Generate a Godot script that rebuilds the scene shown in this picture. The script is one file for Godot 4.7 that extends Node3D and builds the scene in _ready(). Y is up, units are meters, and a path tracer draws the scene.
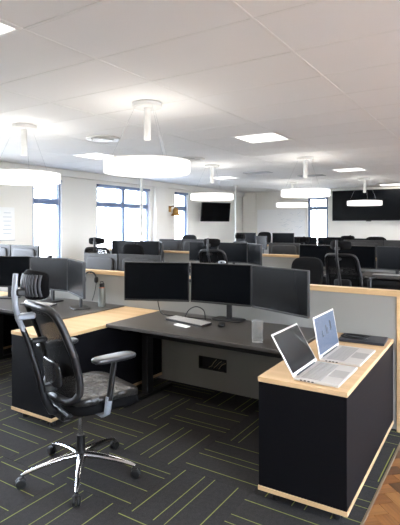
extends Node3D

const CEIL := 2.75
const WALL_X := -7.6
const FAR_Z := -14.6
const RIGHT_X := 3.2
const NEAR_Z := 5.0

var M := {}
var cache := {}
var used := {}

# ------------------------------------------------------------------ helpers
func mk() -> SurfaceTool:
	var st := SurfaceTool.new()
	st.begin(Mesh.PRIMITIVE_TRIANGLES)
	return st

func tri(st: SurfaceTool, a: Vector3, b: Vector3, c: Vector3, n: Vector3) -> void:
	st.add_vertex(a)
	if (a - c).cross(a - b).dot(n) < 0.0:
		st.add_vertex(c)
		st.add_vertex(b)
	else:
		st.add_vertex(b)
		st.add_vertex(c)

func quad(st: SurfaceTool, a: Vector3, b: Vector3, c: Vector3, d: Vector3, n: Vector3) -> void:
	tri(st, a, b, c, n)
	tri(st, a, c, d, n)

# chamfered box, centre c, size s, chamfer b, turned by r
func box(st: SurfaceTool, c: Vector3, s: Vector3, b := 0.0, r := Basis()) -> void:
	st.set_smooth_group(-1)
	var h := s * 0.5
	b = minf(b, minf(h.x, minf(h.y, h.z)) * 0.9)
	if b <= 0.0:
		for ax in 3:
			for sg in [-1.0, 1.0]:
				var n := Vector3.ZERO
				n[ax] = sg
				var u := (ax + 1) % 3
				var v := (ax + 2) % 3
				var q := []
				for k in [[-1, -1], [1, -1], [1, 1], [-1, 1]]:
					var p := Vector3.ZERO
					p[ax] = sg * h[ax]
					p[u] = k[0] * h[u]
					p[v] = k[1] * h[v]
					q.append(c + r * p)
				quad(st, q[0], q[1], q[2], q[3], r * n)
		return
	# corner points: three for each corner, each on one face
	var pt := func(sx: float, sy: float, sz: float, ax: int) -> Vector3:
		var sg := Vector3(sx, sy, sz)
		var p := Vector3(sx * (h.x - b), sy * (h.y - b), sz * (h.z - b))
		p[ax] = sg[ax] * h[ax]
		return c + r * p
	for ax in 3:
		var u := (ax + 1) % 3
		var v := (ax + 2) % 3
		for sg in [-1.0, 1.0]:
			var q := []
			for k in [[-1.0, -1.0], [1.0, -1.0], [1.0, 1.0], [-1.0, 1.0]]:
				var s3 := Vector3.ZERO
				s3[ax] = sg
				s3[u] = k[0]
				s3[v] = k[1]
				q.append(pt.call(s3.x, s3.y, s3.z, ax))
			var n := Vector3.ZERO
			n[ax] = sg
			quad(st, q[0], q[1], q[2], q[3], r * n)
		# edges that run along ax
		for su in [-1.0, 1.0]:
			for sv in [-1.0, 1.0]:
				var lo := Vector3.ZERO
				lo[u] = su
				lo[v] = sv
				var hi := lo
				lo[ax] = -1.0
				hi[ax] = 1.0
				var n2 := Vector3.ZERO
				n2[u] = su
				n2[v] = sv
				quad(st, pt.call(lo.x, lo.y, lo.z, u), pt.call(hi.x, hi.y, hi.z, u), pt.call(hi.x, hi.y, hi.z, v), pt.call(lo.x, lo.y, lo.z, v), r * n2)
	for sx in [-1.0, 1.0]:
		for sy in [-1.0, 1.0]:
			for sz in [-1.0, 1.0]:
				tri(st, pt.call(sx, sy, sz, 0), pt.call(sx, sy, sz, 1), pt.call(sx, sy, sz, 2), r * Vector3(sx, sy, sz))

# tube along points; radius number or array; flat squashes the section along `side`
func tube(st: SurfaceTool, pts: Array, rad, n := 10, squash := Vector2.ONE, side := Vector3.ZERO) -> void:
	st.set_smooth_group(0)
	var rings := []
	var up := side if side != Vector3.ZERO else Vector3(0.12, 0.93, 0.31)
	for i in pts.size():
		var a: Vector3 = pts[maxi(i - 1, 0)]
		var b: Vector3 = pts[mini(i + 1, pts.size() - 1)]
		var t := (b - a).normalized()
		var x := up.cross(t)
		if x.length() < 0.05:
			x = Vector3(0.9, 0.1, 0.3).cross(t)
		x = x.normalized()
		var y := t.cross(x).normalized()
		var rr: float = rad[i] if rad is Array else rad
		var ring := []
		for k in n:
			var an := TAU * k / n
			ring.append(pts[i] + x * cos(an) * rr * squash.x + y * sin(an) * rr * squash.y)
		rings.append(ring)
	for i in rings.size() - 1:
		for k in n:
			var k2 := (k + 1) % n
			var mid: Vector3 = (rings[i][k] + rings[i][k2] + rings[i + 1][k] + rings[i + 1][k2]) / 4.0
			quad(st, rings[i][k], rings[i][k2], rings[i + 1][k2], rings[i + 1][k], mid - (pts[i] + pts[i + 1]) / 2.0)
	st.set_smooth_group(-1)
	var last := pts.size() - 1
	for k in n:
		tri(st, pts[0], rings[0][k], rings[0][(k + 1) % n], pts[0] - pts[1])
		tri(st, pts[last], rings[last][k], rings[last][(k + 1) % n], pts[last] - pts[last - 1])

# profile points (radius, height) turned about the y axis at c, then by r
func lathe(st: SurfaceTool, prof: Array, c := Vector3.ZERO, n := 24, r := Basis(), smooth := true) -> void:
	st.set_smooth_group(0 if smooth else -1)
	for i in prof.size() - 1:
		var a: Vector2 = prof[i]
		var b: Vector2 = prof[i + 1]
		var d := b - a
		var nr := Vector2(d.y, -d.x)
		if smooth:
			st.set_smooth_group(i if d.length() > 0.012 else 1000 + i)
		for k in n:
			var t0 := TAU * k / n
			var t1 := TAU * (k + 1) / n
			var tm := (t0 + t1) / 2.0
			var q0 := c + r * Vector3(a.x * cos(t0), a.y, a.x * sin(t0))
			var q1 := c + r * Vector3(a.x * cos(t1), a.y, a.x * sin(t1))
			var q2 := c + r * Vector3(b.x * cos(t1), b.y, b.x * sin(t1))
			var q3 := c + r * Vector3(b.x * cos(t0), b.y, b.x * sin(t0))
			var nn := r * Vector3(nr.x * cos(tm), nr.y, nr.x * sin(tm))
			if a.x > 1e-5:
				tri(st, q0, q1, q2, nn)
			if b.x > 1e-5:
				tri(st, q0, q2, q3, nn)

func spow(v: float, e: float) -> float:
	return signf(v) * pow(absf(v), e)

# rounded cushion: superellipsoid bent by a callable
func cushion(st: SurfaceTool, c: Vector3, s: Vector3, e := 0.35, bend = null, nu := 32, nv := 14) -> void:
	st.set_smooth_group(0)
	var g := []
	for j in nv + 1:
		var et := -PI / 2 + PI * j / nv
		var row := []
		for i in nu:
			var w := TAU * i / nu
			var p := Vector3(s.x / 2 * spow(cos(et), e) * spow(cos(w), e), s.y / 2 * spow(sin(et), e), s.z / 2 * spow(cos(et), e) * spow(sin(w), e))
			if bend != null:
				p = bend.call(p)
			row.append(c + p)
		g.append(row)
	for j in nv:
		for i in nu:
			var i2 := (i + 1) % nu
			var a: Vector3 = g[j][i]
			var b: Vector3 = g[j][i2]
			var d: Vector3 = g[j + 1][i2]
			var f: Vector3 = g[j + 1][i]
			var n := (a + b + d + f) / 4.0 - c
			if j > 0:
				tri(st, a, b, d, n)
			if j < nv - 1:
				tri(st, a, d, f, n)

# flat outline in x,z pulled up from y0 to y1
func slab(st: SurfaceTool, poly: PackedVector2Array, y0: float, y1: float) -> void:
	st.set_smooth_group(-1)
	var ix := Geometry2D.triangulate_polygon(poly)
	for k in range(0, ix.size(), 3):
		var a := poly[ix[k]]
		var b := poly[ix[k + 1]]
		var c := poly[ix[k + 2]]
		tri(st, Vector3(a.x, y1, a.y), Vector3(b.x, y1, b.y), Vector3(c.x, y1, c.y), Vector3.UP)
		tri(st, Vector3(a.x, y0, a.y), Vector3(b.x, y0, b.y), Vector3(c.x, y0, c.y), Vector3.DOWN)
	var mid := Vector2.ZERO
	for p in poly:
		mid += p / poly.size()
	for k in poly.size():
		var a := poly[k]
		var b := poly[(k + 1) % poly.size()]
		var o := (a + b) / 2 - mid
		quad(st, Vector3(a.x, y0, a.y), Vector3(b.x, y0, b.y), Vector3(b.x, y1, b.y), Vector3(a.x, y1, a.y), Vector3(o.x, 0, o.y))

func done(st: SurfaceTool) -> ArrayMesh:
	st.generate_normals()
	return st.commit()

func numbered(n: String) -> String:
	if not used.has(n):
		used[n] = 0
		return n
	used[n] += 1
	return "%s_%03d" % [n, used[n]]

func inst(called: String, mesh: Mesh, mat: Material, parent: Node3D) -> MeshInstance3D:
	var o := MeshInstance3D.new()
	o.name = numbered(called) if parent == self else called
	o.mesh = mesh
	o.material_override = mat
	parent.add_child(o, true)
	return o

func part(called: String, st: SurfaceTool, mat: Material, parent: Node3D) -> MeshInstance3D:
	return inst(called, done(st), mat, parent)

func tag(o: Node3D, label: String, category: String, group := "", kind := "") -> Node3D:
	o.set_meta("label", label)
	o.set_meta("category", category)
	if group != "":
		o.set_meta("group", group)
	if kind != "":
		o.set_meta("kind", kind)
	return o

func thing(called: String, label: String, category: String, at: Vector3, turn := 0.0, group := "", kind := "") -> Node3D:
	var o := Node3D.new()
	o.name = numbered(called)
	add_child(o)
	o.position = at
	o.rotation.y = deg_to_rad(turn)
	tag(o, label, category, group, kind)
	return o

func shared(key: String, make: Callable) -> Mesh:
	if not cache.has(key):
		var st := mk()
		make.call(st)
		cache[key] = done(st)
	return cache[key]

func bbox_mesh(s: Vector3, b: float) -> Mesh:
	return shared("box%s_%s" % [s, b], func(st): box(st, Vector3.ZERO, s, b))

func mat(called: String, col: Color, rough := 0.6, metal := 0.0) -> StandardMaterial3D:
	var m := StandardMaterial3D.new()
	m.resource_name = called
	m.albedo_color = col
	m.roughness = rough
	m.metallic = metal
	M[called] = m
	return m

func glow(called: String, col: Color, energy: float) -> StandardMaterial3D:
	var m := mat(called, Color(0.9, 0.9, 0.9), 0.5)
	m.emission_enabled = true
	m.emission = col
	m.emission_energy_multiplier = energy
	return m

func c8(r: int, g: int, b: int) -> Color:
	return Color8(r, g, b)

# streaked wood grain; grain runs along u
func wood_image(seed_: int, lo: Color, hi: Color, w := 512, h := 512) -> ImageTexture:
	var n := FastNoiseLite.new()
	n.seed = seed_
	n.frequency = 0.012
	n.fractal_octaves = 4
	var f := FastNoiseLite.new()
	f.seed = seed_ + 7
	f.frequency = 0.06
	var img := Image.create(w, h, false, Image.FORMAT_RGB8)
	for y in h:
		for x in w:
			var t := 0.5 + 0.42 * n.get_noise_2d(x * 0.09, y * 1.6) + 0.2 * f.get_noise_2d(x * 0.12, y * 3.0)
			img.set_pixel(x, y, lo.lerp(hi, clampf(t, 0, 1)))
	return ImageTexture.create_from_image(img)

func carpet_image(seed_: int, lines: Array) -> ImageTexture:
	var rng := RandomNumberGenerator.new()
	rng.seed = seed_
	var n := FastNoiseLite.new()
	n.seed = seed_
	n.frequency = 0.05
	var s := 256
	var img := Image.create(s, s, false, Image.FORMAT_RGB8)
	var lime := c8(162, 172, 76)
	for y in s:
		for x in s:
			var v := 0.14 + 0.02 * n.get_noise_2d(x, y) + rng.randf_range(-0.045, 0.045)
			var col := Color(v * 1.04, v * 0.98, v * 0.98)
			for l in lines:
				var d := absf(x - l * s)
				if d < 1.7:
					col = col.lerp(lime, (0.95 if d < 1.0 else 0.5) * rng.randf_range(0.65, 1.0))
			img.set_pixel(x, y, col)
	return ImageTexture.create_from_image(img)

func materials() -> void:
	mat("wall_paint", c8(236, 233, 225), 0.9)
	mat("ceiling_tile_white", c8(247, 246, 244), 0.95)
	mat("ceiling_bar_white", c8(244, 243, 240), 0.6)
	mat("white_trim", c8(236, 236, 232), 0.5)
	mat("white_metal", c8(225, 224, 220), 0.45)
	mat("window_frame_blue_grey", c8(112, 128, 156), 0.5)
	mat("blind_slat", c8(160, 170, 188), 0.6)
	mat("anthracite", c8(9, 9, 13), 0.6).metallic_specular = 0.25
	mat("desk_charcoal", c8(68, 65, 62), 0.36)
	mat("black_metal", c8(14, 14, 15), 0.5)
	mat("black_plastic", c8(13, 13, 15), 0.45)
	mat("monitor_back", c8(22, 22, 23), 0.55)
	mat("headrest_grey", c8(60, 62, 66), 0.45)
	mat("mid_plastic", c8(46, 46, 48), 0.4)
	mat("black_fabric", c8(11, 11, 12), 0.9).metallic_specular = 0.25
	mat("partition_grey", c8(146, 145, 140), 0.9)
	mat("chrome", c8(215, 215, 218), 0.16, 1.0)
	mat("silver_plastic", c8(150, 156, 164), 0.35, 0.3)
	mat("arm_pad", c8(44, 44, 46), 0.28)
	mat("seat_leather", c8(36, 35, 34), 0.3)
	mat("lumbar_plastic", c8(30, 30, 32), 0.25)
	mat("screen_black", c8(8, 10, 13), 0.24).metallic_specular = 0.2
	mat("laptop_screen", c8(24, 27, 29), 0.12)
	mat("bezel_black", c8(14, 14, 16), 0.45)
	mat("aluminium", c8(206, 203, 198), 0.4, 0.3)
	mat("laptop_dark", c8(62, 64, 70), 0.45, 0.4)
	mat("key_grey", c8(170, 168, 164), 0.5)
	mat("laptop_key", c8(150, 148, 146), 0.5)
	mat("brass", c8(160, 122, 62), 0.4, 0.7)
	mat("bottle_grey", c8(112, 116, 112), 0.4, 0.35)
	mat("copper_ring", c8(150, 92, 66), 0.4, 0.5)
	mat("paper_white", c8(244, 244, 242), 0.8)
	mat("board_white", c8(246, 246, 244), 0.25)
	mat("ink", c8(200, 206, 212), 0.8)
	mat("edge_strip_metal", c8(120, 104, 80), 0.5, 0.3)
	mat("dark_recess", c8(12, 12, 12), 0.7)
	mat("cable_beige", c8(150, 138, 110), 0.6)
	mat("vent_grey", c8(190, 190, 190), 0.6)
	mat("concrete_slab", c8(90, 84, 78), 0.9)
	var g := mat("window_glass", Color(0.9, 0.95, 1.0, 0.06), 0.02)
	g.transparency = BaseMaterial3D.TRANSPARENCY_ALPHA
	var t := mat("tumbler_glass", Color(0.97, 0.98, 0.98, 1.0), 0.02)
	t.refraction_enabled = true
	t.refraction_scale = 0.05
	t.albedo_color.a = 0.1
	t.transparency = BaseMaterial3D.TRANSPARENCY_ALPHA
	glow("pendant_glow_light", Color(1.0, 0.985, 0.96), 1.0)
	glow("pendant_dim_light", Color(1.0, 0.985, 0.96), 0.62)
	glow("panel_glow_light", Color(1.0, 0.99, 0.97), 1.6)
	var scr := glow("screen_light_blue", Color(0.60, 0.70, 0.86), 0.35)
	scr.albedo_color = Color(0.02, 0.02, 0.02)
	scr.roughness = 0.25
	scr = glow("screen_icon_dark", Color(0.24, 0.32, 0.45), 0.25)
	scr.albedo_color = Color(0.02, 0.02, 0.02)
	# wood
	var o := mat("oak_veneer", Color.WHITE, 0.5)
	o.albedo_texture = wood_image(3, c8(194, 160, 116), c8(220, 189, 147))
	o.uv1_triplanar = true
	o.uv1_scale = Vector3(1.0, 1.0, 1.0)
	var tones := [[c8(92, 56, 28), c8(150, 98, 54)], [c8(116, 74, 38), c8(170, 116, 66)], [c8(64, 40, 24), c8(112, 74, 44)], [c8(126, 84, 44), c8(182, 130, 78)]]
	for k in tones.size():
		var w := mat("parquet_oak_%d" % k, Color.WHITE, 0.4)
		w.albedo_texture = wood_image(20 + k, tones[k][0], tones[k][1], 256, 256)
		w.uv1_triplanar = true
		w.uv1_scale = Vector3.ONE * 2.0
	for k in 3:
		var cm := mat("carpet_%d" % k, Color.WHITE, 1.0)
		cm.albedo_texture = carpet_image(40 + k, [[0.15, 0.46, 0.59, 0.87], [0.10, 0.38, 0.52, 0.83], [0.18, 0.30, 0.62, 0.90]][k])
	var cs := mat("carpet_plain", Color.WHITE, 1.0)
	cs.albedo_texture = carpet_image(50, [])
	cs.uv1_triplanar = true
	cs.uv1_scale = Vector3.ONE * 2.0
	# leather wrinkle on the seat
	var wn := FastNoiseLite.new()
	wn.seed = 5
	wn.frequency = 0.02
	var wi := wn.get_image(256, 256)
	wi.bump_map_to_normal_map(6.0)
	M.seat_leather.normal_enabled = true
	M.seat_leather.normal_texture = ImageTexture.create_from_image(wi)
	M.seat_leather.normal_scale = 1.0
	M.seat_leather.uv1_triplanar = true
	M.seat_leather.uv1_scale = Vector3.ONE * 2.0

# ------------------------------------------------------------------ setting
func build_floor() -> void:
	var fl := thing("floor", "dark grey carpet tiles with thin lime stripes beside herringbone parquet", "floor", Vector3.ZERO, 0, "", "structure")
	var st := mk()
	box(st, Vector3((WALL_X + RIGHT_X) / 2, -0.062, (FAR_Z + NEAR_Z) / 2), Vector3(RIGHT_X - WALL_X + 0.4, 0.1, NEAR_Z - FAR_Z + 0.4))
	part("subfloor", st, M.concrete_slab, fl)
	# carpet: single tiles where the photo shows them, one plain sheet beyond
	var p := 0.53
	var edge := -0.645
	var xa := -1.80 - 7 * p
	var za := -2.55 - 6 * p
	var rng := RandomNumberGenerator.new()
	rng.seed = 11
	for i in range(-7, 3):
		for j in range(-6, 6):
			var x0 := -1.80 + i * p
			var z0 := -2.55 + j * p
			var x1 := minf(x0 + p, edge)
			if x1 - x0 < 0.02:
				continue
			var vert := posmod(i + j, 2) == 0   # stripes along z
			var flip := rng.randi() % 2
			var w := x1 - x0
			var key := "tile%d%d%.3f" % [int(vert), flip, w]
			if not cache.has(key):
				var s := mk()
				var hx := w / 2 - 0.0006
				var hz := p / 2 - 0.0006
				s.set_smooth_group(-1)
				var cor := [Vector3(-hx, 0, -hz), Vector3(hx, 0, -hz), Vector3(hx, 0, hz), Vector3(-hx, 0, hz)]
				var uvs := []
				for c in cor:
					var fx: float = (c.x + w / 2) / p
					var fz: float = (c.z + p / 2) / p
					var q := Vector2(fx, fz) if vert else Vector2(fz, fx)
					uvs.append(Vector2(1.0 - q.x, q.y) if flip == 1 else q)
				for k in [0, 1, 2, 0, 2, 3]:
					s.set_uv(uvs[k])
					s.add_vertex(cor[k])
				for k in 4:
					var a: Vector3 = cor[k]
					var b: Vector3 = cor[(k + 1) % 4]
					var d := Vector3(0, -0.011, 0)
					for v in [[a, k], [a + d, k], [b + d, (k + 1) % 4], [a, k], [b + d, (k + 1) % 4], [b, (k + 1) % 4]]:
						s.set_uv(uvs[v[1]])
						s.add_vertex(v[0])
				cache[key] = done(s)
			var o := inst("carpet_tile", cache[key], M["carpet_%d" % (rng.randi() % 3)], fl)
			o.position = Vector3(x0 + w / 2, 0, z0 + p / 2)
	st = mk()
	box(st, Vector3((WALL_X + edge) / 2, -0.006, (FAR_Z + za) / 2), Vector3(edge - WALL_X, 0.012, za - FAR_Z))
	box(st, Vector3((WALL_X + xa) / 2, -0.006, (za + NEAR_Z) / 2), Vector3(xa - WALL_X, 0.012, NEAR_Z - za))
	box(st, Vector3((xa + edge) / 2, -0.006, (-2.55 + 6 * p + NEAR_Z) / 2), Vector3(edge - xa, 0.012, NEAR_Z - (-2.55 + 6 * p)))
	var rest := part("carpet_sheet", st, M.carpet_plain, fl)
	rest.set_meta("kind", "stuff")
	st = mk()
	box(st, Vector3(edge + 0.008, -0.004, (FAR_Z + NEAR_Z) / 2), Vector3(0.016, 0.012, NEAR_Z - FAR_Z), 0.002)
	part("edge_strip", st, M.edge_strip_metal, fl)
	# herringbone parquet
	var bx0 := edge + 0.016
	var bx1 := 1.0
	var bz0 := -4.6
	var bz1 := -1.2
	var area := PackedVector2Array([Vector2(bx0, bz0), Vector2(bx1, bz0), Vector2(bx1, bz1), Vector2(bx0, bz1)])
	var L := 0.45
	var W := 0.09
	for k in range(-60, 60):
		for m in range(-14, 14):
			for half in 2:
				# staircase herringbone in its own axes, then turned 45 degrees
				var ox := k * W + m * L
				var oy := k * W - m * L
				var q := []
				if half == 0:
					q = [Vector2(ox, oy), Vector2(ox + L, oy), Vector2(ox + L, oy + W), Vector2(ox, oy + W)]
				else:
					q = [Vector2(ox + L, oy + W - L), Vector2(ox + L + W, oy + W - L), Vector2(ox + L + W, oy + W), Vector2(ox + L, oy + W)]
				var poly := PackedVector2Array()
				var mid := Vector2.ZERO
				for v in q:
					mid += v / 4.0
				if mid.length() > 4.5:
					continue
				for v in q:
					var e: Vector2 = mid + (v - mid) * (1.0 - 0.0012 / W)
					poly.append(e.rotated(PI / 4) + Vector2(0.1, -2.9))
				for cut in Geometry2D.intersect_polygons(poly, area):
					if absf(poly_area(cut)) < 0.0006:
						continue
					var c2 := (mid.rotated(PI / 4) + Vector2(0.1, -2.9))
					var lp := PackedVector2Array()
					for v in cut:
						lp.append((v - c2).rotated(-PI / 4 if half == 0 else -PI / 4 - PI / 2))
					var s2 := mk()
					slab(s2, lp, -0.012, 0.0)
					var o2 := part("parquet_block", s2, M["parquet_oak_%d" % (rng.randi() % 4)], fl)
					o2.position = Vector3(c2.x, rng.randf_range(-0.0006, 0.0006), c2.y)
					o2.rotation.y = -PI / 4 if half == 0 else -PI / 4 - PI / 2
	st = mk()
	box(st, Vector3((bx1 + RIGHT_X) / 2, -0.006, (bz0 + bz1) / 2), Vector3(RIGHT_X - bx1, 0.012, bz1 - bz0))
	box(st, Vector3((bx0 + RIGHT_X) / 2, -0.006, (FAR_Z + bz0) / 2), Vector3(RIGHT_X - bx0, 0.012, bz0 - FAR_Z))
	box(st, Vector3((bx0 + RIGHT_X) / 2, -0.006, (bz1 + NEAR_Z) / 2), Vector3(RIGHT_X - bx0, 0.012, NEAR_Z - bz1))
	rest = part("parquet_sheet", st, M.parquet_oak_1, fl)
	rest.set_meta("kind", "stuff")

func poly_area(p: PackedVector2Array) -> float:
	var a := 0.0
	for k in p.size():
		a += p[k].cross(p[(k + 1) % p.size()]) / 2.0
	return a

const PANELS := [[-2.98, -1.785], [-2.98, -5.985], [-2.98, -10.185], [-2.98, -14.385], [-5.98, -5.985], [-5.98, -10.185], [0.02, -1.785], [0.02, -5.985], [-2.98, 2.415], [-5.98, -1.785]]

func build_ceiling() -> void:
	var ce := thing("ceiling", "white suspended ceiling of rectangular tiles in a slim grid", "ceiling", Vector3.ZERO, 0, "", "structure")
	var st := mk()
	box(st, Vector3((WALL_X + RIGHT_X) / 2, CEIL + 0.11, (FAR_Z + NEAR_Z) / 2), Vector3(RIGHT_X - WALL_X + 0.4, 0.1, NEAR_Z - FAR_Z + 0.4))
	part("ceiling_slab", st, M.ceiling_tile_white, ce)
	var gx := -2.38
	var gz := -1.785
	var rng := RandomNumberGenerator.new()
	rng.seed = 3
	for i in range(-5, 6):
		for j in range(-12, 23):
			var x0 := maxf(gx + (i - 1) * 1.2, WALL_X)
			var x1 := minf(gx + i * 1.2, RIGHT_X)
			var z1 := minf(gz - (j - 1) * 0.6, NEAR_Z)
			var z0 := maxf(gz - j * 0.6, FAR_Z)
			if x1 - x0 < 0.05 or z1 - z0 < 0.05:
				continue
			var spans := [[x0, x1]]
			for q in PANELS:
				if absf(q[1] - z0) < 0.05 and q[0] > x0 - 0.05 and q[0] < x1 - 0.05:
					spans = []
					if q[0] - x0 > 0.1:
						spans.append([x0, q[0]])
					if x1 - (q[0] + 0.6) > 0.1:
						spans.append([q[0] + 0.6, x1])
			for s in spans:
				var o := inst("ceiling_tile", bbox_mesh(Vector3(snappedf(s[1] - s[0] - 0.025, 0.001), 0.02, snappedf(z1 - z0 - 0.025, 0.001)), 0.002), M.ceiling_tile_white, ce)
				o.position = Vector3((s[0] + s[1]) / 2, CEIL + 0.008 + rng.randf_range(-0.001, 0.001), (z0 + z1) / 2)
	var i2 := -4
	while gx + i2 * 1.2 < RIGHT_X:
		st = mk()
		box(st, Vector3(gx + i2 * 1.2, CEIL + 0.005, (FAR_Z + NEAR_Z) / 2), Vector3(0.024, 0.02, NEAR_Z - FAR_Z), 0.002)
		part("grid_bar", st, M.ceiling_bar_white, ce)
		i2 += 1
	for j in range(-11, 22):
		st = mk()
		box(st, Vector3((WALL_X + RIGHT_X) / 2, CEIL + 0.0055, gz - j * 0.6), Vector3(RIGHT_X - WALL_X, 0.019, 0.024), 0.002)
		part("grid_bar", st, M.ceiling_bar_white, ce)

func wall_with_holes(called: String, label: String, axis: int, at: float, thick: float, a0: float, a1: float, holes: Array) -> Node3D:
	# axis 0: wall in the plane x = at that runs along z; axis 2: plane z = at that runs along x
	var st := mk()
	var bit := func(u0, u1, y0, y1):
		if u1 - u0 < 0.001 or y1 - y0 < 0.001:
			return
		if axis == 0:
			box(st, Vector3(at, (y0 + y1) / 2, (u0 + u1) / 2), Vector3(thick, y1 - y0, u1 - u0))
		else:
			box(st, Vector3((u0 + u1) / 2, (y0 + y1) / 2, at), Vector3(u1 - u0, y1 - y0, thick))
	var u := a0
	for h in holes:
		bit.call(u, h[0], 0.0, CEIL + 0.05)
		bit.call(h[0], h[1], 0.0, h[2])
		bit.call(h[0], h[1], h[3], CEIL + 0.05)
		u = h[1]
	bit.call(u, a1, 0.0, CEIL + 0.05)
	var o := part(called, st, M.wall_paint, self)
	tag(o, label, "wall", "", "structure")
	return o

# window set in a wall; local x runs along the wall, local z points into the room
func window(n: int, label: String, at: Vector3, turn: float, w: float, y0: float, y1: float, transom: float, cols: int, blind: bool) -> void:
	var o := thing("window_%d" % n, label, "window", at, turn, "", "structure")
	var f := 0.075
	var st := mk()
	box(st, Vector3(0, y0 + f / 2, 0), Vector3(w, f, 0.07), 0.004)
	box(st, Vector3(0, y1 - f / 2, 0), Vector3(w, f, 0.07), 0.004)
	for s in [-1, 1]:
		box(st, Vector3(s * (w / 2 - f / 2), (y0 + y1) / 2, 0), Vector3(f, y1 - y0 - 2 * f, 0.07), 0.004)
	part("frame", st, M.window_frame_blue_grey, o)
	st = mk()
	box(st, Vector3(0, transom, 0.005), Vector3(w - 2 * f, 0.12, 0.08), 0.004)
	part("transom", st, M.window_frame_blue_grey, o)
	for k in range(1, cols):
		st = mk()
		box(st, Vector3(-w / 2 + w * k / cols, (y0 + y1) / 2, 0.002), Vector3(0.11, y1 - y0 - 2 * f, 0.075), 0.004)
		part("mullion", st, M.window_frame_blue_grey, o)
	for k in cols:
		for seg in [[y0 + f, transom - 0.045], [transom + 0.045, y1 - f]]:
			st = mk()
			var x0 := -w / 2 + w * k / cols + 0.045
			var x1 := -w / 2 + w * (k + 1) / cols - 0.045
			box(st, Vector3((x0 + x1) / 2, (seg[0] + seg[1]) / 2, -0.01), Vector3(x1 - x0, seg[1] - seg[0], 0.006))
			part("pane", st, M.window_glass, o)
	st = mk()
	box(st, Vector3(0, y0 - 0.015, 0.12), Vector3(w + 0.04, 0.03, 0.2), 0.004)
	part("window_sill", st, M.white_trim, o)
	if blind:
		for k in cols:
			var cw := w / cols - 0.03
			var cx := -w / 2 + w * (k + 0.5) / cols
			st = mk()
			box(st, Vector3(cx, y1 - 0.03, 0.085), Vector3(cw, 0.05, 0.05), 0.004)
			part("blind_headrail", st, M.window_frame_blue_grey, o)
			var sl := shared("slat%.3f" % cw, func(s): box(s, Vector3.ZERO, Vector3(cw, 0.003, 0.025), 0.0, Basis(Vector3.RIGHT, deg_to_rad(8))))
			var y := y1 - 0.08
			while y > y0 + 0.05:
				var so := inst("slat", sl, M.blind_slat, o)
				so.position = Vector3(cx, y, 0.085)
				y -= 0.05
			st = mk()
			for s in [-1, 1]:
				tube(st, [Vector3(cx + s * cw * 0.36, y0 + 0.05, 0.112), Vector3(cx + s * cw * 0.36, y1 - 0.05, 0.112)], 0.002, 5)
			part("blind_cord", st, M.white_trim, o)

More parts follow.
